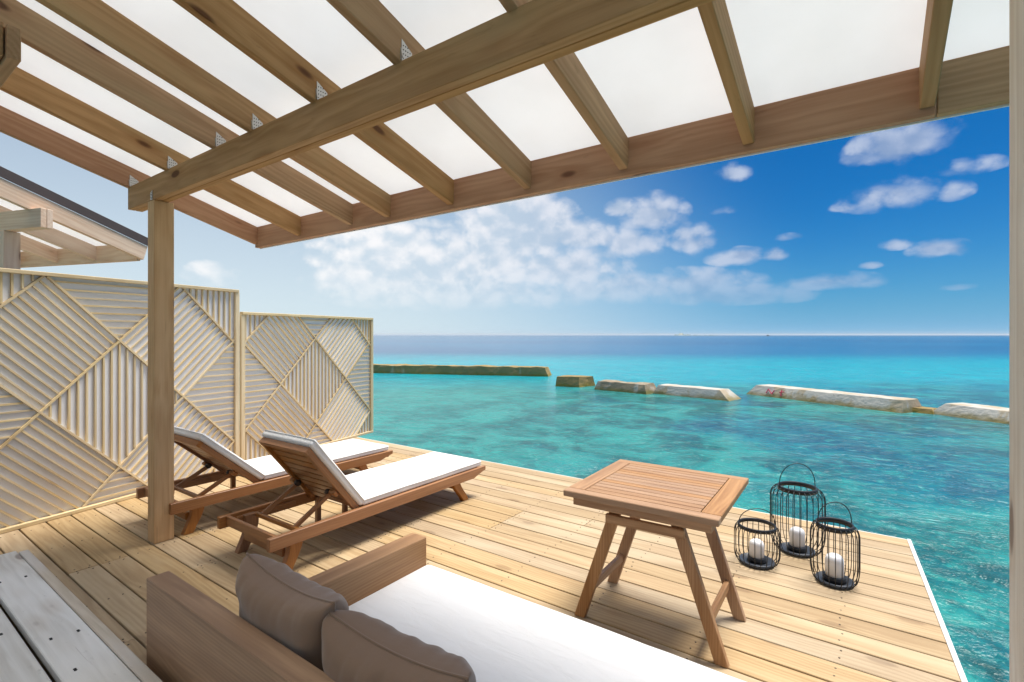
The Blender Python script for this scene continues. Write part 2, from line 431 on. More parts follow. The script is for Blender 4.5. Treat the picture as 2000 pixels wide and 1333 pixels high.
def tube_bm(bm, pts, r, n=6, closed=False):
    pts = [Vector(p) for p in pts]; N = len(pts); rings = []
    for i, p in enumerate(pts):
        a = pts[(i - 1) % N] if closed or i else pts[0]; b = pts[(i + 1) % N] if closed or i < N - 1 else pts[-1]
        d = (b - a).normalized(); u = d.orthogonal() if i == 0 else (U - U.dot(d) * d)
        U = u.normalized(); V = d.cross(U)
        rings.append([bm.verts.new(p + (U * math.cos(k * 2 * math.pi / n) + V * math.sin(k * 2 * math.pi / n)) * r) for k in range(n)])
    for i in range(N if closed else N - 1):
        A, B = rings[i], rings[(i + 1) % N]
        for k in range(n): bm.faces.new((A[k], A[(k + 1) % n], B[(k + 1) % n], B[k]))
    if not closed:
        bm.faces.new(rings[0][::-1]); bm.faces.new(rings[-1])

def tube_mesh(name, pts, r, n=6, closed=False):
    bm = bmesh.new(); tube_bm(bm, pts, r, n, closed); return mesh_from(bm, name, True)

def lathe_mesh(name, prof, n=32):
    bm = bmesh.new(); rings = []
    for r, z in prof:
        rings.append([bm.verts.new((r * math.cos(2 * math.pi * k / n), r * math.sin(2 * math.pi * k / n), z)) for k in range(n)] if r > 1e-6 else [bm.verts.new((0, 0, z))])
    for A, B in zip(rings, rings[1:]):
        for k in range(n):
            if len(A) == 1 and len(B) == 1: continue
            if len(A) == 1: bm.faces.new((A[0], B[(k + 1) % n], B[k]))
            elif len(B) == 1: bm.faces.new((A[k], A[(k + 1) % n], B[0]))
            else: bm.faces.new((A[k], A[(k + 1) % n], B[(k + 1) % n], B[k]))
    bmesh.ops.recalc_face_normals(bm, faces=bm.faces)
    return mesh_from(bm, name, True)

def pad_mesh(name, L, W, T, r=.02, puff=.006, seed=0, nx=22, ny=14):
    """a soft rectangular cushion: rounded box with a slightly uneven, puffed surface (x length, y width, z up from 0)"""
    bm = bmesh.new(); bmesh.ops.create_cube(bm, size=1)
    bmesh.ops.scale(bm, vec=(L, W, T), verts=bm.verts); bmesh.ops.translate(bm, vec=(0, 0, T / 2), verts=bm.verts)
    bmesh.ops.bevel(bm, geom=bm.edges[:], offset=r, segments=4, affect='EDGES', profile=.5)
    for ax, n, ln in ((0, nx, L), (1, ny, W)):
        for k in range(1, n):
            c = -ln / 2 + ln * k / n
            if abs(c) > ln / 2 - r * 1.1: continue
            co = [0, 0, 0]; no = [0, 0, 0]; co[ax] = c; no[ax] = 1
            bmesh.ops.bisect_plane(bm, geom=bm.verts[:] + bm.edges[:] + bm.faces[:], plane_co=co, plane_no=no)
    for v in bm.verts:
        u = v.co.x / (L / 2); w = v.co.y / (W / 2)
        f = max(0, 1 - u ** 4) * max(0, 1 - w ** 4)
        q = Vector((v.co.x * 3 + seed, v.co.y * 3, v.co.z * 3))
        if v.co.z > T * .5: v.co.z += puff * f + noise.noise(q) * puff * .8
        v.co.x += noise.noise(q + Vector((9, 3, 1))) * puff * .6; v.co.y += noise.noise(q + Vector((1, 8, 5))) * puff * .6
    return mesh_from(bm, name, True)

def piping(parent, L, W, z, mat, r=.0038):
    c = .02; pts = []
    for sx, sy, a0 in ((1, 1, 0), (-1, 1, 90), (-1, -1, 180), (1, -1, 270)):
        for k in range(5):
            a = R(a0 + k * 22.5); pts.append((sx * (L / 2 - c) + c * math.cos(a), sy * (W / 2 - c) + c * math.sin(a), z))
    out = []
    for i, p in enumerate(pts):
        q = pts[(i + 1) % len(pts)]; n = max(1, int(math.dist(p, q) / .12))
        out += [tuple(p[k] + (q[k] - p[k]) * j / n for k in range(3)) for j in range(n)]
    out = [(x + noise.noise(Vector((x * 6, y * 6, 1))) * .003, y + noise.noise(Vector((x * 6, y * 6, 4))) * .003, zz + noise.noise(Vector((x * 5, y * 5, 9))) * .003) for x, y, zz in out]
    return link('piping', tube_mesh('piping', out, r, 6, True), mat, parent)

def copy_tree(o, parent=None):
    c = o.copy(); C.objects.link(c)
    if parent: c.parent = parent
    for ch in o.children: copy_tree(ch, c)
    return c

# ------------------------------------------------------------------ sea, island, boat
def sea():
    bm = bmesh.new()
    rad = [0, 6, 12, 20, 35, 60, 120, 300, 800, 2500, 9000, 40000]; n = 64; rings = []
    for r in rad:
        rings.append([bm.verts.new((r * math.cos(2 * math.pi * k / n), r * math.sin(2 * math.pi * k / n), WATER_Z)) for k in range(n)] if r else [bm.verts.new((0, 0, WATER_Z))])
    for A, B in zip(rings, rings[1:]):
        for k in range(n):
            if len(A) == 1: bm.faces.new((A[0], B[k], B[(k + 1) % n]))
            else: bm.faces.new((A[k], B[k], B[(k + 1) % n], A[(k + 1) % n]))
    tag(link('sea', mesh_from(bm, 'sea'), 'sea_water'), kind='structure')
sea()

cs, sn = math.cos(YAW), math.sin(YAW)
def out_at(px, d):
    r = (px - 1000) / 973 * d
    return r * cs - d * sn, r * sn + d * cs

def island():
    bm = bmesh.new(); d = 4200; n = 60
    row = []
    for i in range(n + 1):
        px = 1312 + i * (1405 - 1312) / n
        X, Y = out_at(px, d)
        f = i / n
        h = 2.5 + 6 * max(0, noise.noise(Vector((f * 9, 2, 0)))) + (11 if .16 < f < .24 else 0) + (5 if .05 < f < .4 else 0) + 2.5 * noise.noise(Vector((f * 40, 7, 1)))
        h = max(1.2, h) * min(1, f * 20, (1 - f) * 12)
        dirv = Vector((X, Y, 0)).normalized()
        row.append([bm.verts.new((X, Y, WATER_Z - 1)), bm.verts.new((X + dirv.x * 25, Y + dirv.y * 25, WATER_Z + h)), bm.verts.new((X + dirv.x * 120, Y + dirv.y * 120, WATER_Z + h * .8)), bm.verts.new((X + dirv.x * 150, Y + dirv.y * 150, WATER_Z - 1))])
    for A, B in zip(row, row[1:]):
        for k in range(3): bm.faces.new((A[k], B[k], B[k + 1], A[k + 1]))
    bmesh.ops.recalc_face_normals(bm, faces=bm.faces)
    tag(link('island', mesh_from(bm, 'island'), 'island_green'), kind='structure')
island()

def boat():
    X, Y = out_at(1500, 1500)
    e = empty('fishing_boat', (X, Y, WATER_Z), YAW + R(12), label='small dark fishing boat far off on the horizon', cat='boat')
    bm = bmesh.new()
    st = [(-5.2, 1.0, 1.5), (-3, 1.5, 1.3), (0, 1.6, 1.2), (3, 1.3, 1.5), (5.6, .08, 2.3)]
    rows = [[bm.verts.new((x, -w, z)), bm.verts.new((x * .92, -w * .6, -.3)), bm.verts.new((x * .92, w * .6, -.3)), bm.verts.new((x, w, z))] for x, w, z in st]
    for A, B in zip(rows, rows[1:]):
        for k in range(3): bm.faces.new((A[k], B[k], B[k + 1], A[k + 1]))
        bm.faces.new((A[3], B[3], B[0], A[0]))
    bm.faces.new(rows[0]); bm.faces.new(rows[-1][::-1]); bmesh.ops.recalc_face_normals(bm, faces=bm.faces)
    link('hull', mesh_from(bm, 'hull'), 'boat_dark', e)
    bar('cabin', 'boat_dark', e, (-2.6, 0, 2.4), (1.2, 0, 2.4), 2.0, 2.3, bev=.1)
    bar('roof', 'boat_dark', e, (-4.2, 0, 3.7), (1.9, 0, 3.7), 2.5, .2, bev=.03)
boat()

# sea air: one closed box of thin haze round everything, the sky outside it
def haze():
    m = bpy.data.materials.new('sea_haze'); m.use_nodes = True; MATS['sea_haze'] = m
    t = NT(m.node_tree); t.n.clear(); out = t.new('ShaderNodeOutputMaterial'); v = t.new('ShaderNodeVolumePrincipled')
    v.inputs['Color'].default_value = (.86, .93, 1, 1); v.inputs['Density'].default_value = HAZE
    t.l.new(v.outputs[0], out.inputs['Volume'])
    bm = bmesh.new(); bmesh.ops.create_cube(bm, size=1)
    bmesh.ops.scale(bm, vec=(110000, 110000, 30), verts=bm.verts); bmesh.ops.translate(bm, vec=(0, 0, WATER_Z - 2.5 + 15), verts=bm.verts)
    tag(link('haze', mesh_from(bm, 'haze'), 'sea_haze'), kind='stuff')
HAZE = 8.5e-5
haze()

# ------------------------------------------------------------------ breakwater
def block(label, A, B, top, depth, inset_f, inset_e0, inset_e1, mat, seed, rough=.05, skew0=0., skew1=0.):
    A = Vector((*A, 0)); B = Vector((*B, 0)); x = (B - A).normalized(); L = (B - A).length
    e = Matrix((x, Vector((-x.y, x.x, 0)), Vector((0, 0, 1)))).transposed().to_4x4(); e.translation = Vector((A.x, A.y, WATER_Z))
    bm = bmesh.new()
    nu, nv, nw = max(6, int(L / .22)), 8, 7
    H = top - WATER_Z; z0 = -.6
    def pt(u, v, w):
        z = z0 + (H - z0) * w; k = (z / H)
        x0 = inset_e0 * k + skew0 * v; x1 = L - inset_e1 * k + skew1 * v; y0 = inset_f * k; y1 = depth - inset_f * .7 * k
        p = Vector((x0 + (x1 - x0) * u, y0 + (y1 - y0) * v, z))
        q = p * .9 + Vector((seed * 7.7, seed * 3.1, 0))
        n = Vector((noise.noise(q), noise.noise(q + Vector((5, 5, 5))), noise.noise(q + Vector((9, 1, 4)))))
        q2 = p * 3.1 + Vector((seed, 0, 0))
        q3 = p * 7.3
        n += .35 * Vector((noise.noise(q3), noise.noise(q3 + Vector((3, 5, 5))), noise.noise(q3 + Vector((9, 4, 4)))))
        n += .5 * Vector((noise.noise(q2), noise.noise(q2 + Vector((5, 5, 5))), noise.noise(q2 + Vector((9, 1, 4)))))
        return p + n * rough
    cache = {}
    def V(i, j, k):
        key = (i, j, k)
        if key not in cache: cache[key] = bm.verts.new(pt(i / nu, j / nv, k / nw))
        return cache[key]
    for i in range(nu):
        for k in range(nw):
            bm.faces.new((V(i, 0, k), V(i + 1, 0, k), V(i + 1, 0, k + 1), V(i, 0, k + 1)))
            bm.faces.new((V(i, nv, k), V(i, nv, k + 1), V(i + 1, nv, k + 1), V(i + 1, nv, k)))
        for j in range(nv): bm.faces.new((V(i, j, nw), V(i + 1, j, nw), V(i + 1, j + 1, nw), V(i, j + 1, nw)))
    for j in range(nv):
        for k in range(nw):
            bm.faces.new((V(0, j, k), V(0, j, k + 1), V(0, j + 1, k + 1), V(0, j + 1, k)))
            bm.faces.new((V(nu, j, k), V(nu, j + 1, k), V(nu, j + 1, k + 1), V(nu, j, k + 1)))
    bmesh.ops.recalc_face_normals(bm, faces=bm.faces)
    o = link('breakwater_block', mesh_from(bm, 'breakwater_block'), mat, None, e)
    return tag(o, label, 'breakwater block', 'concrete breakwater blocks across the lagoon')

block('long brown mossy breakwater wall running out from behind the slatted screen', (-40.0, 23.1), (-19.0, 31.42), -.95, 1.6, .12, 0, .25, 'concrete_mossy', 1, .07)
block('small dark mossy cube-like breakwater block beside the long brown wall', (-15.1, 25.72), (-13.60, 26.0), -1.02, 1.35, .15, .05, .1, 'concrete_mossy', 2, .05, 0, .55)
block('low crumbling grey breakwater block with dark mossy left end', (-12.44, 25.5), (-9.15, 24.85), -1.12, 1.2, .2, .12, .25, 'concrete_mid', 3, .05)
block('pale breakwater block with rust stain near its sloping right end', (-9.05, 25.45), (-5.13, 24.55), -1.15, 1.3, .22, .2, .55, 'concrete_pale', 4, .022)
b4 = block('longest pale breakwater block, marked with red graffiti', (-5.02, 28.05), (1.17, 24.6), -1.12, 1.55, .3, .35, .12, 'concrete_pale', 5, .022)
block('pale breakwater block at the right, partly behind the timber post', (2.0, 25.2), (7.6, 21.0), -1.18, 1.5, .3, .4, .2, 'concrete_pale', 6, .022)
block('low algae covered ledge in the gap right of the longest pale block', (1.25, 25.3), (2.15, 25.0), -1.43, .9, .1, .1, .1, 'concrete_mossy', 9, .05)
# red graffiti strokes on the front of the long block (local x along, z up, front slopes back)
def graffiti():
    e = b4; H = .48
    def fp(x, z): return Vector((x, .3 * z / H - .05, z))
    for strokes in ([[(1.10, .16), (1.14, .36)], [(1.14, .36), (1.42, .15)], [(1.42, .15), (1.48, .34)]],
                    [[(1.86, .38), (1.90, .13), (1.97, .12)], [(1.78, .27), (2.0, .31)]]):
        bm = bmesh.new()
        for stroke in strokes: tube_bm(bm, [fp(*q) for q in stroke], .022, 6)
        link('graffiti_mark', mesh_from(bm, 'graffiti_mark'), 'graffiti_red', e)
graffiti()

# ------------------------------------------------------------------ deck
FAR_Y = 4.500; PITCH = .1565; GAP = .0095
def left_x(y): return -5.169 - (y - .807) * .2067 - .03
def right_x(y): return .262 + (4.515 - y) * .0507 - .022
deck = empty('deck', kind='structure')
screws = bmesh.new()
def screw(x, y, z=.0005, r=.0045):
    bmesh.ops.create_cone(screws, cap_ends=True, segments=7, radius1=r, radius2=r, depth=.002, matrix=Matrix.Translation((x, y, z)))
rng = random.Random(5)
row = 0; y1 = FAR_Y
JOISTS = [-5.6 + .55 * k for k in range(12)]
while y1 > -2.5:
    y0 = y1 - PITCH + GAP; ym = (y0 + y1) / 2
    cuts = sorted(rng.sample([j for j in JOISTS if -4.6 < j < -.2], 2))
    if cuts[1] - cuts[0] < 1.2: cuts = [cuts[0]] if rng.random() < .5 else [cuts[1]]
    if 6 <= row <= 7: cuts = [-3.4, -1.75] if row == 6 else [-2.3]
    xs = [None] + cuts + [None]
    for a, b in zip(xs, xs[1:]):
        xa0, xa1 = (left_x(y0), left_x(y1)) if a is None else (a + .0015, a + .0015)
        xb0, xb1 = (right_x(y0), right_x(y1)) if b is None else (b - .0015, b - .0015)
        cx = (xa0 + xb0) / 2
        dz = rng.uniform(-.0012, .0012)
        poly = [(xa0 - cx, y0 - ym), (xb0 - cx, y0 - ym), (xb1 - cx, y1 - ym), (xa1 - cx, y1 - ym)]
        prism('board', 'deck_pine', deck, poly, -.030 + dz, 0.0 + dz, Matrix.Translation((cx, ym, 0)), bev=.0025)
    for j in JOISTS:
        if left_x(ym) + .1 < j < right_x(ym) - .02:
            for q in (.28, .72): screw(j + rng.uniform(-.012, .012), y0 + (y1 - y0) * q + rng.uniform(-.006, .006))
    for c in cuts:
        for q in (.25, .75): screw(c + .035, y0 + (y1 - y0) * q); screw(c - .035, y0 + (y1 - y0) * q)
    row += 1; y1 -= PITCH
tag(link('screw_heads', mesh_from(screws, 'screw_heads'), 'screw_dark', deck), kind='stuff')
DECK_BACK = y1
# white edge strip on the open right side and the sea side
bar('edge_strip', 'white_paint', deck, (right_x(4.51) + .012, 4.512, -.08), (right_x(DECK_BACK) + .012, DECK_BACK, -.08), .022, .168)
bar('edge_strip', 'white_paint', deck, (left_x(4.5), 4.508, -.085), (right_x(4.5) + .0, 4.508, -.085), .014, .168)
for j in (-5.0, -3.4, -1.8, -.15):   # piles and bearers under the deck
    for yy in (4.2, 2.4, .6): bar('pile', 'frame_pine', deck, (j, yy, -3.2), (j, yy, -.19), .16, .16, up=(0, 1, 0))
for yy in (4.2, 2.4, .6): bar('bearer', 'frame_pine', deck, (left_x(yy) + .1, yy, -.11), (right_x(yy) - .05, yy, -.11), .09, .15)

# weathered step at the near left
st = empty('weathered_step', (-2.0, .45, 0), label='low weathered grey timber step in the near left corner beside the sofa back', cat='step')
def step_plank(y0, y1, x0, mat, nm, z1=.10):
    bar(nm, mat, st, (x0 + 2.0, (y0 + y1) / 2 - .45, z1 - .02), (.30 + 2.0, (y0 + y1) / 2 - .45, z1 - .02), y1 - y0, .04, bev=.004)
step_plank(-.10, .13, -4.28, 'grey_wood', 'plank'); step_plank(.15, .345, -4.30, 'grey_wood', 'plank')
step_plank(.352, .548, -4.31, 'grey_wood', 'plank'); step_plank(.570, .749, -4.34, 'grey_wood', 'plank')
step_plank(.754, .800, -4.31, 'nosing_wood', 'nosing', .098)
bar('riser', 'nosing_wood', st, (-2.29, .32, .03), (2.3, .32, .03), .03, .058)
bm = bmesh.new()
for (px, py) in ((-3.85, .60), (-3.83, .70), (-2.95, .62), (-2.93, .71), (-3.2, .36), (-3.18, .50), (-2.6, .62), (-3.55, .5)):
    for k in (-.006, .006):
        bmesh.ops.create_cone(bm, cap_ends=True, segments=6, radius1=.006, radius2=.006, depth=.002, matrix=Matrix.Translation((px + 2.0 + k, py - .45, .1008)))
tag(link('nail_heads', mesh_from(bm, 'nail_heads'), 'hole_dark', st), kind='stuff')

# unseen villa wall behind the camera, added for its warm bounce light
vw = empty('villa_bounce_wall', (-1.8, -2.42, 0), kind='structure')
for k in range(23): bar('board', 'cream_paint', vw, (-2.7, -.02, .08 + k * .150), (2.75, -.02, .08 + k * .150), .022, .144)

# ------------------------------------------------------------------ pergola
SL = .2945
def zb(y): return 2.552 - SL * (y - 1.38)     # underside of the rafters
RH = .150; RV = RH * math.sqrt(1 + SL * SL)    # rafter depth, square and upright
def bracket(parent, x, y, side=1):
    """perforated galvanised angle plate on the rafter's side"""
    bm = bmesh.new()
    v = [bm.verts.new(p) for p in ((0, 0, 0), (0, .055, 0), (0, .055, .05), (0, .0, .085))]
    w = [bm.verts.new((q.co.x + .0025, q.co.y, q.co.z)) for q in v]
    bm.faces.new(v[::-1]); bm.faces.new(w)
    for i in range(4): bm.faces.new((v[i], v[(i + 1) % 4], w[(i + 1) % 4], w[i]))
    bmesh.ops.recalc_face_normals(bm, faces=bm.faces)
    o = link('bracket', mesh_from(bm, 'bracket'), 'galvanised', parent, Matrix.Translation((x, y, 0)))
    bm = bmesh.new()
    for j in range(4):
        for k in range(4):
            if k * .017 + .012 < .08 - j * .008:
                bmesh.ops.create_cone(bm, cap_ends=True, segments=6, radius1=.0028, radius2=.0028, depth=.001, matrix=Matrix.Translation((.0030, .008 + j * .012, .010 + k * .017)) @ Matrix.Rotation(R(90), 4, 'Y'))
    tag(link('holes', mesh_from(bm, 'holes'), 'hole_dark', o), kind='stuff')
    return o

def rafter(parent, x, y0, y1, mat='frame_pine', w=.045):
    n = Vector((0, SL, 1)).normalized()
    a = Vector((x, y0, zb(y0))) + n * RH / 2; b = Vector((x, y1, zb(y1))) + n * RH / 2
    return bar('rafter', mat, parent, a, b, w, RH, up=n)

def pergola(parent, xs, x0, x1, back, beam_x0, beam_x1, posts, mats, barge=None):
    fr, fa, po, edge = mats
    for i, x in enumerate(xs):
        rafter(parent, x + .0225, back, 2.336, edge if i == 0 else fr)
    # fascia at the low end, lapped over the rafter ends; a joint beyond the middle
    cut = xs[-1] + .05 if len(xs) > 6 else None
    f0, f1 = x0, x1
    segs = [(f0, cut - .001), (cut + .001, f1)] if cut else [(f0, f1)]
    for k, (a, b) in enumerate(segs):
        bar('fascia', fa if k == 0 else 'frame_pine', parent, (a, 2.360, 2.336), (b, 2.360, 2.336), .040, .186)
    bar('drip_edge', 'white_paint', parent, (f0, 2.386, 2.30), (f1, 2.386, 2.30), .008, .125, bev=.001)
    # double beam of two planks with a joint between
    for k, yy in enumerate((1.4035, 1.4515)):
        bar('beam', fr if mats[0] != 'frame_pine' else 'frame_pine', parent, (beam_x0, yy, 2.4745), (beam_x1, yy, 2.4745), .0455, .168)
    for k, px in enumerate(posts):
        bar('post', po if k == 0 else 'lit_post_pine', parent, (px, 1.442, 0.0 if barge is None else -.2), (px, 1.442, 2.3895), .112, .124, up=(0, 1, 0), bev=.004)
    # roof membrane on the rafters
    n = Vector((0, SL, 1)).normalized()
    a = Vector((0, back, zb(back) + RV)) + n * .006; b = Vector((0, 2.40, zb(2.40) + RV)) + n * .006
    mx = (x0 + x1) / 2
    bar('roof_sheet', 'roof_membrane', parent, a + Vector((mx, 0, 0)), b + Vector((mx, 0, 0)), x1 - x0 + .04, .008, up=n, bev=0)

perg = empty('pergola', (0, 0, 0), label='large pine pergola with white membrane roof over the near deck', cat='pergola')
RX = [-4.520, -3.835, -3.157, -2.740, -2.152, -1.572, -1.000, -.432, .160]
pergola(perg, RX, -4.520, .75, -2.45, -4.510, .60, [-4.074, .310], ('frame_pine', 'fascia_pine', 'post_pine', 'fascia_pine'))
for x in RX[:6]:
    bracket(perg, x + .046, 1.379 - .0, 1).matrix_local = Matrix.Translation((x + .046, 1.381, 2.560))
    # a plate folded on the beam's face side of the rafter
    prism('bracket', 'galvanised', perg, [(0, 0), (.058, 0), (.045, .045), (0, .085)], 0, .002, Matrix.Translation((x + .003, 1.378, 2.562)) @ Matrix.Rotation(R(90), 4, 'X'))
# nail plate where post meets beam
pl = prism('nail_plate', 'galvanised', perg, [(0, 0), (.034, 0), (.034, .066), (0, .050)], 0, .002, Matrix.Translation((-4.075, 1.379, 2.392)) @ Matrix.Rotation(R(90), 4, 'X'))
bm = bmesh.new()
for q in ((.012, .018), (.022, .034), (.012, .040), (.024, .052), (.024, .012)):
    bmesh.ops.create_cone(bm, cap_ends=True, segments=6, radius1=.0035, radius2=.0035, depth=.002, matrix=Matrix.Translation((*q, .002)))
tag(link('holes', mesh_from(bm, 'holes'), 'hole_dark', pl), kind='stuff')
# second, higher beam whose sawn end shows at the top left
for k, (yy, xe) in enumerate(((.515, -3.02), (.465, -3.05))):
    bar('beam', 'frame_pine', perg, (-4.5, yy, 2.722 + (.515 - yy) * SL), (xe, yy, 2.722 + (.515 - yy) * SL), .045, .145)

# neighbouring pergola beyond the screen, turned away from this one
NA = R(18.5)
nb = empty('neighbour_pergola', (-6.286, 2.066, 0), NA, label='pale pine pergola of the next terrace rising behind the left screen', cat='pergola')
def npergola():
    ox, oy = .0, -2.381
    inner = []
    n = Vector((0, SL, 1)).normalized()
    def nz(y): return zb(y - oy)
    for i, x in enumerate((-.0225, -.67, -1.28, -1.9, -2.5, -3.1)):
        a = Vector((x, -3.4, nz(-3.4))) + n * RH / 2; b = Vector((x, -.045, nz(-.045))) + n * RH / 2
        if i == 0: b = Vector((x, 0, nz(0))) + n * RH / 2
        bar('rafter' if i else 'barge_board', 'pale_pine', nb, a, b, .045, RH if i else .155, up=n)
    bar('fascia', 'pale_pine', nb, (-3.2, -.021, 2.336), (-.047, -.021, 2.336), .040, .186)
    a = Vector((.004, -3.4, nz(-3.4))) + n * (RH + .048); b = Vector((.004, .01, nz(.01))) + n * (RH + .048)
    bar('roof_flashing', 'flashing', nb, a, b, .012, .085, up=n)
    for yy in (-.975, -.927):
        bar('beam', 'pale_pine', nb, (-3.2, yy, 2.4745), (.13, yy, 2.4745), .0455, .168)
    bar('post', 'pale_pine', nb, (-.40, -.94, -.2), (-.40, -.94, 2.3895), .112, .124, up=(0, 1, 0), bev=.004)
    a = Vector((-1.6, -3.4, nz(-3.4) + RV)) + n * .006; b = Vector((-1.6, .02, nz(.02) + RV)) + n * .006
    bar('roof_sheet', 'roof_membrane', nb, a, b, 3.15, .008, up=n, bev=0)
npergola()
nd = empty('neighbour_bounce_deck', (-6.286, 2.066, 0), NA, kind='structure')  # boards hidden by the screen, added for warm bounce under that roof
for k in range(32):
    y = 2.0 - k * PITCH
    bar('board', 'deck_pine', nd, (-4.6, y, -.016), (.70 + .118 * y, y, -.016), PITCH - GAP, .03)

# ------------------------------------------------------------------ privacy screens
SA = R(11.68)
S_U = Vector((-math.sin(SA), math.cos(SA), 0))
def clip_line(poly, p, d):
    """segment of the line p + t d inside a convex polygon"""
    lo, hi = -1e9, 1e9; n = len(poly)
    for i in range(n):
        a = poly[i]; b = poly[(i + 1) % n]
        ex, ey = b[0] - a[0], b[1] - a[1]; nx, ny = -ey, ex        # inward for ccw
        num = (p[0] - a[0]) * nx + (p[1] - a[1]) * ny; den = d[0] * nx + d[1] * ny
        if abs(den) < 1e-9:
            if num < 0: return None
            continue
        t = -num / den
        if den > 0: lo = max(lo, t)
        else: hi = min(hi, t)
    return (lo, hi) if hi - lo > .03 else None
def clip_poly(poly, nx, ny, c):
    """keep nx*x+ny*y >= c"""
    out = []
    for i in range(len(poly)):
        a = poly[i]; b = poly[(i + 1) % len(poly)]
        da = nx * a[0] + ny * a[1] - c; db = nx * b[0] + ny * b[1] - c
        if da >= 0: out.append(a)
        if (da >= 0) != (db >= 0):
            t = da / (da - db); out.append((a[0] + (b[0] - a[0]) * t, a[1] + (b[1] - a[1]) * t))
    return out

rng_s = random.Random(3)
def screen(s0, s1, H, P, Q, label, wild=False):
    """slatted panel from s0 to s1 along the boundary; P = values of s+z, Q = values of z-s where the lattice bars lie.
    local x runs along the panel, local y is its outward normal towards the deck, z up"""
    base = Vector((-5.169, .807, 0)) + S_U * s0
    # local x along S_U, local y pointing to the deck (+X side)
    e = empty('privacy_screen', base, math.atan2(S_U.y, S_U.x), label=label, cat='screen', group='slatted privacy screens along the deck')
    W = s1 - s0; Y = -1.0                       # deck side is local -y
    fw = .030; fd = .05
    link('backing_board', box_mesh(W - .02, .012, H - .02, 0, 'screen_board'), None, e, Matrix.Translation((W / 2, .012, H / 2)))
    bar('rail', 'slat_pine', e, (0, -.012, H - fw / 2), (W, -.012, H - fw / 2), fd, fw)
    bar('rail', 'slat_pine', e, (0, -.012, fw / 2 + .002), (W, -.012, fw / 2 + .002), fd, fw)
    bar('stile', 'slat_pine', e, (fw / 2, -.0125, fw + .003), (fw / 2, -.0125, H - fw), fd, fw, up=(0, 1, 0))
    bar('stile', 'slat_pine', e, (W - fw / 2, -.0125, fw + .003), (W - fw / 2, -.0125, H - fw), fd, fw, up=(0, 1, 0))
    rect = [(fw, fw + .002), (W - fw, fw + .002), (W - fw, H - fw), (fw, H - fw)]
    q = math.sqrt(.5)
    def slat(p0, p1, w, dpt):
        bar('slat', 'slat_pine', e, (p0[0], .006 - dpt / 2, p0[1]), (p1[0], .006 - dpt / 2, p1[1]), dpt, w, bev=0, up=(0, -1e-6, 1) if abs(p1[1] - p0[1]) < abs(p1[0] - p0[0]) * 5 else (1, 0, 0))
    # lattice bars
    for c in P:
        r = clip_line(rect, (c, 0), (-q, q))
        if r: slat((c - q * r[0], q * r[0]), (c - q * r[1], q * r[1]), .0165, .024)
    for c in Q:
        r = clip_line(rect, (0, c), (q, q))
        if r: slat((q * r[0], c + q * r[0]), (q * r[1], c + q * r[1]), .0160, .0228)
    Pf = [P[0] - 1.04] + P + [P[-1] + 1.04]; Qf = [Q[0] - 1.06] + Q + [Q[-1] + 1.06]
    np_, nq_ = P.index(min(P, key=lambda v: abs(v - P0))), Q.index(min(Q, key=lambda v: abs(v - Q0)))
    for i in range(len(Pf) - 1):
        for j in range(len(Qf) - 1):
            poly = rect
            for nx, ny, c in ((1, 1, Pf[i] + .016), (-1, -1, -Pf[i + 1] + .016), (-1, 1, Qf[j] + .016), (1, -1, -Qf[j + 1] + .016)):
                poly = clip_poly(poly, nx, ny, c)
                if len(poly) < 3: break
            if len(poly) < 3: continue
            a = i - 1 - np_; b = j - 1 - nq_
            if (a + b) % 2 == 0:
                if a % 2: d = (1, 0)
                else: d = (0, 1)
            else:
                d = (q, -q) if (a <= 0 and b >= 0) else (q, q)
            nrm = (-d[1], d[0])
            vals = [nrm[0] * x + nrm[1] * y for x, y in poly]
            lo, hi = min(vals), max(vals); sp = .0605
            n = max(1, int((hi - lo) / sp)); o0 = lo + (hi - lo - n * sp) / 2 + sp / 2
            for k in range(n):
                v = o0 + k * sp
                r = clip_line(poly, (nrm[0] * v, nrm[1] * v), d)
                if r: slat((nrm[0] * v + d[0] * r[0], nrm[1] * v + d[1] * r[0]), (nrm[0] * v + d[0] * r[1], nrm[1] * v + d[1] * r[1]), rng_s.uniform(.0125, .0145), .017)
    return e
# first panel: lattice in coordinates measured from its own left edge
L0 = -.62
P0, Q0 = 1.08 - L0, -.475 + L0
screen(L0, 1.915, 1.94, [v - L0 for v in (.02, 1.08, 2.18, 3.24)], [v + L0 for v in (-1.555, -.475, .626, 1.66)], 'taller left screen of pale slats in a diamond pattern, behind the timber post')
L1 = 1.955
P0, Q0 = 3.35 - L1, -2.72 + L1
screen(L1, 4.125, 1.705, [v - L1 for v in (2.41, 3.35, 4.43, 5.385)], [v + L1 for v in (-3.75, -2.72, -1.61, -.63)], 'lower slatted screen of diamond pattern at the sea end of the deck')

# ------------------------------------------------------------------ sun loungers
def arc_leg(parent, x, y_top0, y_top1, y_bot0, y_bot1, ztop, th):
    """sabre leg: side outline in (y, z), thickness along x"""
    n = 7; L_, R_ = [], []
    for k in range(n + 1):
        f = k / n; g = f * f * (3 - 2 * f)
        bow = math.sin(f * math.pi) * .026 * (1 if y_top0 > y_bot0 else -1)
        L_.append((y_top0 + (y_bot0 - y_top0) * g + bow, ztop * (1 - f))); R_.append((y_top1 + (y_bot1 - y_top1) * g + bow, ztop * (1 - f)))
    poly = [(b, a) for a, b in L_ + R_[::-1]]          # local x up the leg, so that the grain follows it
    M = Matrix(((0, 0, -1, x), (0, 1, 0, 0), (1, 0, 0, 0), (0, 0, 0, 1)))
    return prism('leg', 'teak_red', parent, poly, -th / 2, th / 2, M, bev=.003)

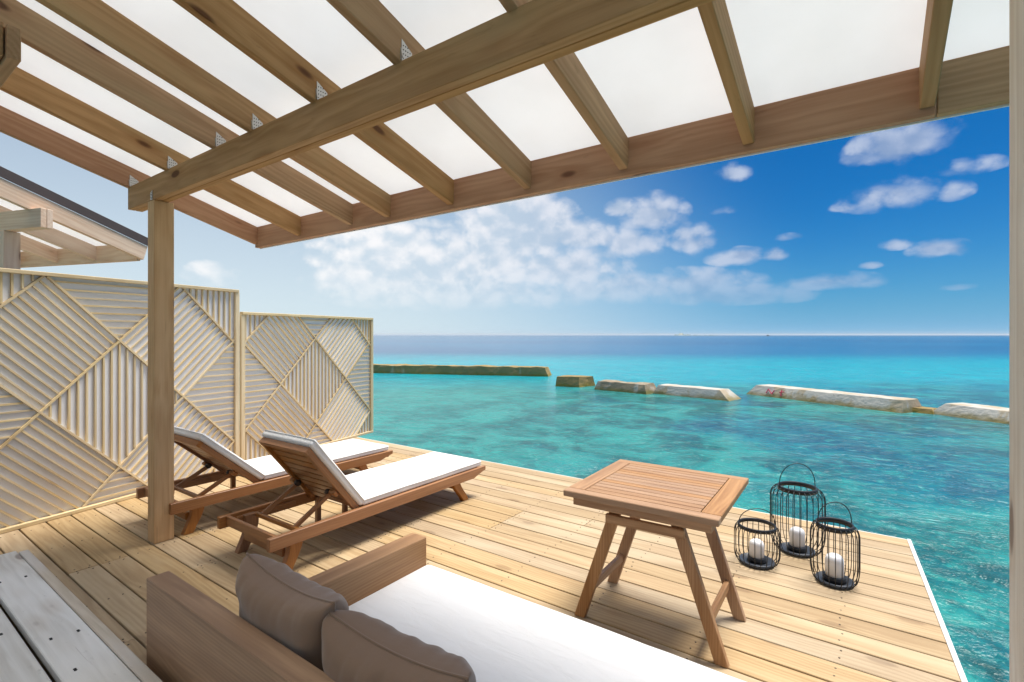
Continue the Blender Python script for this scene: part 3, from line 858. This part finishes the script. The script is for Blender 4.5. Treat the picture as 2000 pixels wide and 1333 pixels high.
def lounger(name, loc, rz, label, hinge, top):
    e = empty(name, loc, rz, label=label, cat='sun lounger', group='teak sun loungers on the deck')
    m = 'teak_red'; w = .3225; RT = .26; rh = .078; rt = .034
    for sx in (-1, 1):
        x = sx * (w - rt / 2)
        M = Matrix(((0, 0, 1, x), (1, 0, 0, 0), (0, 1, 0, 0), (0, 0, 0, 1)))
        prism('rail', m, e, [(0, RT - rh), (1.86, RT - rh), (1.955, RT - rh + .030), (2.02, RT - .035), (2.02, RT), (0, RT)], -rt / 2, rt / 2, M, bev=.003)
        arc_leg(e, sx * (w - rt - .024), .140, .228, .092, .160, RT - .02, .046)
        arc_leg(e, sx * (w - rt - .024), 1.622, 1.710, 1.755, 1.823, RT - .02, .046)
        bar('rack', m, e, (sx * (w - rt - .012), .10, .222), (sx * (w - rt - .012), .52, .222), .022, .03)
    bar('end_rail', m, e, (-w + rt, .055, RT - .034), (w - rt, .055, RT - .034), .026, .062)
    bar('end_rail', m, e, (-w + rt, 1.985, RT - .040), (w - rt, 1.985, RT - .040), .026, .055)
    bar('stretcher', m, e, (-w + .09, .140, .115), (w - .09, .140, .115), .024, .052)
    bar('stretcher', m, e, (-w + .09, 1.755, .115), (w - .09, 1.755, .115), .024, .052)
    bar('leg', m, e, (-.262, .70, 0), (-.262, .70, RT - .04), .035, .035, up=(0, 1, 0))
    bar('leg', m, e, (-.262, .94, 0), (-.262, .94, RT - .04), .035, .035, up=(0, 1, 0))
    # seat slats
    ns = 17; y0 = hinge[0] + .03
    for k in range(ns):
        y = y0 + (1.955 - y0) * (k + .5) / ns
        bar('seat_slat', m, e, (-w + rt, y, RT - .012), (w - rt, y, RT - .012), .055, .016, bev=.002)
    # reclined back: frame of two stiles, slats across, dark hinge knobs
    H = Vector((0, hinge[0], hinge[1])); T = Vector((0, top[0], top[1])); d = (T - H).normalized(); nrm = Vector((1, 0, 0)).cross(d)
    if nrm.z < 0: nrm = -nrm
    b = empty('backrest', (0, 0, 0)); b.parent = e
    bw = w - rt - .008
    for sx in (-1, 1):
        X = Vector((sx * (bw - .019), 0, 0))
        bar('stile', m, b, H + X - d * .02, T + X, .038, .042, up=nrm)
    Lb = (T - H).length; nb_ = 9
    for k in range(nb_):
        c = H + d * (Lb * (k + .55) / nb_) + nrm * .008
        bar('slat', m, b, c - Vector((bw - .038, 0, 0)), c + Vector((bw - .038, 0, 0)), .054, .018, up=nrm, bev=.002)
    bar('top_rail', m, b, T + d * .012 - Vector((bw, 0, 0)), T + d * .012 + Vector((bw, 0, 0)), .034, .045, up=nrm)
    c = H + d * Lb * .36 - nrm * .036
    for sx in (-1, 1):
        bar('prop_block', m, b, c + Vector((sx * (bw - .075), 0, 0)), c + Vector((sx * (bw - .015), 0, 0)), .05, .03, up=nrm, bev=.008)
    foot = Vector((0, .225, .228)); topp = c - nrm * .004
    pr = empty('prop'); pr.parent = e
    for sx in (-1, 1):
        X = Vector((sx * (bw - .085), 0, 0))
        bar('strut', m, pr, foot + X, topp + X - d * .01, .020, .030)
        link('pivot', lathe_mesh('pivot', [(0, -.014), (.022, -.014), (.022, .014), (0, .014)], 12), 'dark_hinge', pr, Matrix.Translation(topp + X * .94) @ Matrix.Rotation(R(90), 4, 'Y'))
    bar('crossbar', m, pr, foot - Vector((bw - .005, 0, 0)), foot + Vector((bw - .005, 0, 0)), .026, .026)
    # loose cushion, hinged where the back starts
    cu = empty(name.replace('sun_lounger', 'lounger_cushion'), loc, rz, label=label_c[label], cat='cushion', group='white lounger cushions')
    Ls = 1.975 - hinge[0] - .02; th = .052
    pd = link('seat_pad', pad_mesh('seat_pad', Ls, 2 * w - .05, th, .016, .006, 3, 26, 10), 'white_canvas', cu, Matrix.Translation((0, hinge[0] + .035 + Ls / 2, RT + .002)) @ Matrix.Rotation(R(90), 4, 'Z'))
    piping(pd, Ls + .003, 2 * w - .047, th - .012, 'white_canvas')
    Lk = Lb + .055
    Mb = Matrix((d, Vector((-1, 0, 0)) if (nrm.cross(d)).x < 0 else Vector((1, 0, 0)), nrm)).transposed().to_4x4()
    Mb.translation = H + d * (Lk / 2 - .005) + nrm * .024
    pd = link('back_pad', pad_mesh('back_pad', Lk, 2 * w - .05, th, .016, .006, 8, 14, 10), 'white_canvas', cu, Mb)
    piping(pd, Lk + .003, 2 * w - .047, th - .012, 'white_canvas')
    return e
lab_near = 'nearer teak sun lounger with steeply raised back, between the post and the sofa'
lab_far = 'farther teak sun lounger beside the slatted screen, partly behind the post'
label_c = {lab_near: 'white cushion on the nearer sun lounger', lab_far: 'white cushion on the farther sun lounger beside the screen'}
lounger('sun_lounger', (-3.144, 1.545, 0), 0, lab_near, (.645, .250), (.285, .705))
lounger('sun_lounger.001', (-4.306, 1.470, 0), 0, lab_far, (.645, .250), (.215, .630))

# ------------------------------------------------------------------ side table
def table():
    e = empty('side_table', (-.862, 2.527, 0), R(1.2), label='square teak side table with slatted top and splayed legs', cat='table')
    m = 'teak_brown'; Zt = .687; hx, hy = .362, .368; th = .030
    bw, bl = .058, .085
    for sy in (-1, 1): bar('top_border', m, e, (-hx, sy * (hy - bw / 2), Zt - th / 2), (hx, sy * (hy - bw / 2), Zt - th / 2), bw, th)
    for sx in (-1, 1): bar('top_border', m, e, (sx * (hx - bl / 2), -hy + bw + .001, Zt - th / 2 + .0005), (sx * (hx - bl / 2), hy - bw - .001, Zt - th / 2 + .0005), bl, th)
    n = 13; y0 = -hy + bw + .004; y1 = hy - bw - .004; p = (y1 - y0) / n
    for k in range(n): bar('slat', m, e, (-hx + bl + .004, y0 + (k + .5) * p, Zt - .012), (hx - bl - .004, y0 + (k + .5) * p, Zt - .012), p - .005, .022, bev=.0015)
    # apron
    a = .036; ah = .046
    for sy in (-1, 1): bar('apron', m, e, (-hx + a, sy * (hy - a - .011), Zt - th - ah / 2), (hx - a, sy * (hy - a - .011), Zt - th - ah / 2), .022, ah)
    for sx in (-1, 1): bar('apron', m, e, (sx * (hx - a - .011), -hy + a + .023, Zt - th - ah / 2 - .0005), (sx * (hx - a - .011), hy - a - .023, Zt - th - ah / 2 - .0005), .022, ah)
    # splayed legs, flat in the plane of the front
    for sy in (-1, 1):
        y = sy * .213
        for sx in (-1, 1):
            d = Vector((sx * .345, y, 0)); t_ = Vector((sx * .130, y, .640))
            # leg as a sheared prism so that its foot lies flat
            w = .029
            poly = [(0, d.x - w), (0, d.x + w), (t_.z, t_.x + w), (t_.z, t_.x - w)]
            M = Matrix(((0, 1, 0, 0), (0, 0, 1, y), (1, 0, 0, 0), (0, 0, 0, 1)))
            prism('leg', m, e, poly, -.016, .016, M, bev=.003)
        yb = y + sy * .030
        bar('crossbar', m, e, (-.190, yb, .548), (.190, yb, .548), .022, .044, bev=.004)
    for sx in (-1, 1):
        bar('stretcher', m, e, (sx * .285, -.198, .165), (sx * .285, .198, .165), .024, .044)
table()

# ------------------------------------------------------------------ lanterns and candles
def lantern(loc, Rw, Hr, rr, rbase, Hh, n, label, cr, ch, lab_c):
    e = empty('lantern', (*loc, 0), label=label, cat='lantern', group='black wire lanterns on the deck')
    ht = .028 if Hr > .3 else .022
    link('rim', lathe_mesh('rim', [(rr, Hr - ht), (rr + .004, Hr - ht), (rr + .004, Hr), (rr - .004, Hr), (rr - .004, Hr - ht), (rr, Hr - ht)], 40), 'black_metal', e)
    link('base', lathe_mesh('base', [(0, .004), (rbase, .004), (rbase + .004, .010), (rbase + .004, .022), (rbase - .006, .024), (rbase - .012, .014), (0, .014)], 40), 'dark_plate', e)
    prof = []
    for k in range(5):
        a = k / 4 * math.pi / 2
        prof.append((rr + .003 + (Rw - rr) * math.sin(a), Hr - .010 - (.22 * (Hr if Hr < .3 else .3)) * (1 - math.cos(a))))
    for k in range(6):
        a = k / 5 * math.pi / 2
        prof.append((rbase + .003 + (Rw - rbase) * math.cos(a), .10 * (Hr / .35) * (1 - math.sin(a)) + .012))
    wire = tube_mesh('wire', [(r, 0, z) for r, z in prof], .0025, 5); wire.materials.append(MATS['black_metal'])
    for k in range(n):
        link('wire', wire, None, e, Matrix.Rotation(2 * math.pi * (k + .3) / n, 4, 'Z'))
    pts = [((rr + .006) * math.cos(a), 0, Hr - .006 + (Hh - Hr) * math.sin(a) ** .8) for a in [math.pi * k / 20 for k in range(21)]]
    link('handle', tube_mesh('handle', pts, .0028, 6), 'black_metal', e, Matrix.Rotation(YAW - .03, 4, 'Z'))
    link('candle_cup', lathe_mesh('candle_cup', [(0, .0145), (cr + .012, .0145), (cr + .010, .045), (cr + .004, .046), (cr + .002, .030), (0, .030)], 28), 'black_metal', e)
    c = link('candle', lathe_mesh('candle', [(0, .031), (cr, .031), (cr, .031 + ch * .70), (cr * .97, .031 + ch * .80), (cr * .86, .031 + ch * .90), (cr * .62, .031 + ch * .97), (cr * .3, .031 + ch), (0, .031 + ch)], 28), 'candle_wax', None, Matrix.Translation((*loc, 0)))
    tag(c, lab_c, 'candle', 'white candles in the lanterns')
lantern((-.563, 3.487), .129, .248, .108, .098, .352, 24, 'shortest black wire lantern, nearest the table', .043, .118, 'white candle in the shortest lantern, next to the table')
lantern((-.372, 3.825), .158, .440, .112, .100, .597, 26, 'tallest black wire lantern, standing behind the other two', .046, .130, 'white candle in the tallest lantern, at the back')
lantern((-.147, 3.477), .120, .350, .092, .092, .477, 24, 'medium black wire lantern at the right, nearest the deck corner', .048, .135, 'white candle in the right-hand lantern, nearest the deck corner')

# ------------------------------------------------------------------ daybed, mattress, pillows
def daybed():
    e = empty('daybed', (-1.2, 1.35, 0), label='teak daybed with flat timber back and one square arm in the foreground', cat='daybed')
    m = 'teak_brown'; ox, oy = -1.2, 1.35
    def b(nm, x0, x1, y0, y1, z0, z1, along='x'):
        if along == 'x': bar(nm, m, e, (x0 - ox, (y0 + y1) / 2 - oy, (z0 + z1) / 2), (x1 - ox, (y0 + y1) / 2 - oy, (z0 + z1) / 2), y1 - y0, z1 - z0, bev=.003)
        else: bar(nm, m, e, ((x0 + x1) / 2 - ox, y0 - oy, (z0 + z1) / 2), ((x0 + x1) / 2 - ox, y1 - oy, (z0 + z1) / 2), x1 - x0, z1 - z0, bev=.003)
    b('back', -2.535, .45, .842, .930, .004, .400)
    b('arm', -1.966, -1.862, 1.135, 1.858, .100, .400, 'y')
    b('base', -1.950, .42, .934, 1.845, .045, .126)
    for x in (-1.85, -.3, .35):
        b('foot', x, x + .09, 1.70, 1.80, 0, .044)
    return e
daybed()
mt = pad_mesh('mattress', 2.26, .926, .142, .026, .008, 21, 40, 18)
mo = tag(link('mattress', mt, 'mattress_cover', None, Matrix.Translation((-.725, 1.400, .128))), 'wide white mattress on the foreground daybed', 'mattress')
piping(mo, 2.262, .930, .124, 'mattress_cover', .0045)

def pillow(loc, rx, rz, w, h, t, seed, label):
    nx, nz = 72, 44
    bm = bmesh.new(); gr = {}
    def edge(u): return max(0.0, 1 - abs(u) ** 3.2)
    for side in (-1, 1):
        for i in range(nx + 1):
            for j in range(nz + 1):
                u = -1 + 2 * i / nx; v = -1 + 2 * j / nz
                rim = i in (0, nx) or j in (0, nz)
                if rim and (0, i, j) in gr: gr[(side, i, j)] = gr[(0, i, j)]; continue
                pin = 1 - .07 * (1 - u * u) * abs(v) ** 3 * .9; pinx = 1 - .075 * (1 - v * v) * abs(u) ** 3
                x = u * w / 2 * pinx; z = v * h / 2 * pin
                th = t / 2 * (edge(u) * edge(v)) ** .36
                q = Vector((x * 4 + seed, z * 4, side))
                th *= 1 + .18 * noise.noise(q)
                # creases running in from the seams
                cre = noise.noise(Vector((x * 17 + seed * 3, z * 2.5, side * 3))) * .017 * abs(v) ** 1.2 * edge(u) ** .5
                cre += noise.noise(Vector((x * 36 + seed * 3, z * 5, side * 3))) * .007 * abs(v) ** 2 * edge(u) ** .5
                cre += noise.noise(Vector((x * 3.5, z * 17 + seed, side * 3))) * .013 * abs(u) ** 2 * edge(v) ** .5
                sag = -.030 * (1 - u * u) * (v * .5 + .5)
                if not rim: th += cre
                vert = bm.verts.new((x, side * max(th, 0), z + sag))
                gr[(side, i, j)] = vert
                if rim: gr[(0, i, j)] = vert
    for side in (-1, 1):
        for i in range(nx):
            for j in range(nz):
                f = (gr[(side, i, j)], gr[(side, i + 1, j)], gr[(side, i + 1, j + 1)], gr[(side, i, j + 1)])
                bm.faces.new(f if side < 0 else f[::-1])
    rimv = [gr[(0, i, 0)].co.copy() for i in range(nx)] + [gr[(0, nx, j)].co.copy() for j in range(nz)] + [gr[(0, i, nz)].co.copy() for i in range(nx, 0, -1)] + [gr[(0, 0, j)].co.copy() for j in range(nz, 0, -1)]
    M = Matrix.Translation(loc) @ Matrix.Rotation(rz, 4, 'Z') @ Matrix.Rotation(rx, 4, 'X')
    o = link('pillow', mesh_from(bm, 'pillow', True), 'taupe_canvas', None, M)
    link('piping', tube_mesh('piping', rimv, .0045, 6, True), 'taupe_canvas', o)
    return tag(o, label, 'pillow', 'taupe pillows against the daybed back')
pillow((-1.760, 1.050, .398), R(8), R(-2), .62, .315, .225, 1, 'taupe pillow at the left end of the daybed, beside the arm')
pillow((-1.175, 1.050, .370), R(12), R(2), .60, .315, .230, 5, 'taupe pillow to the right of the first, cut by the frame bottom')
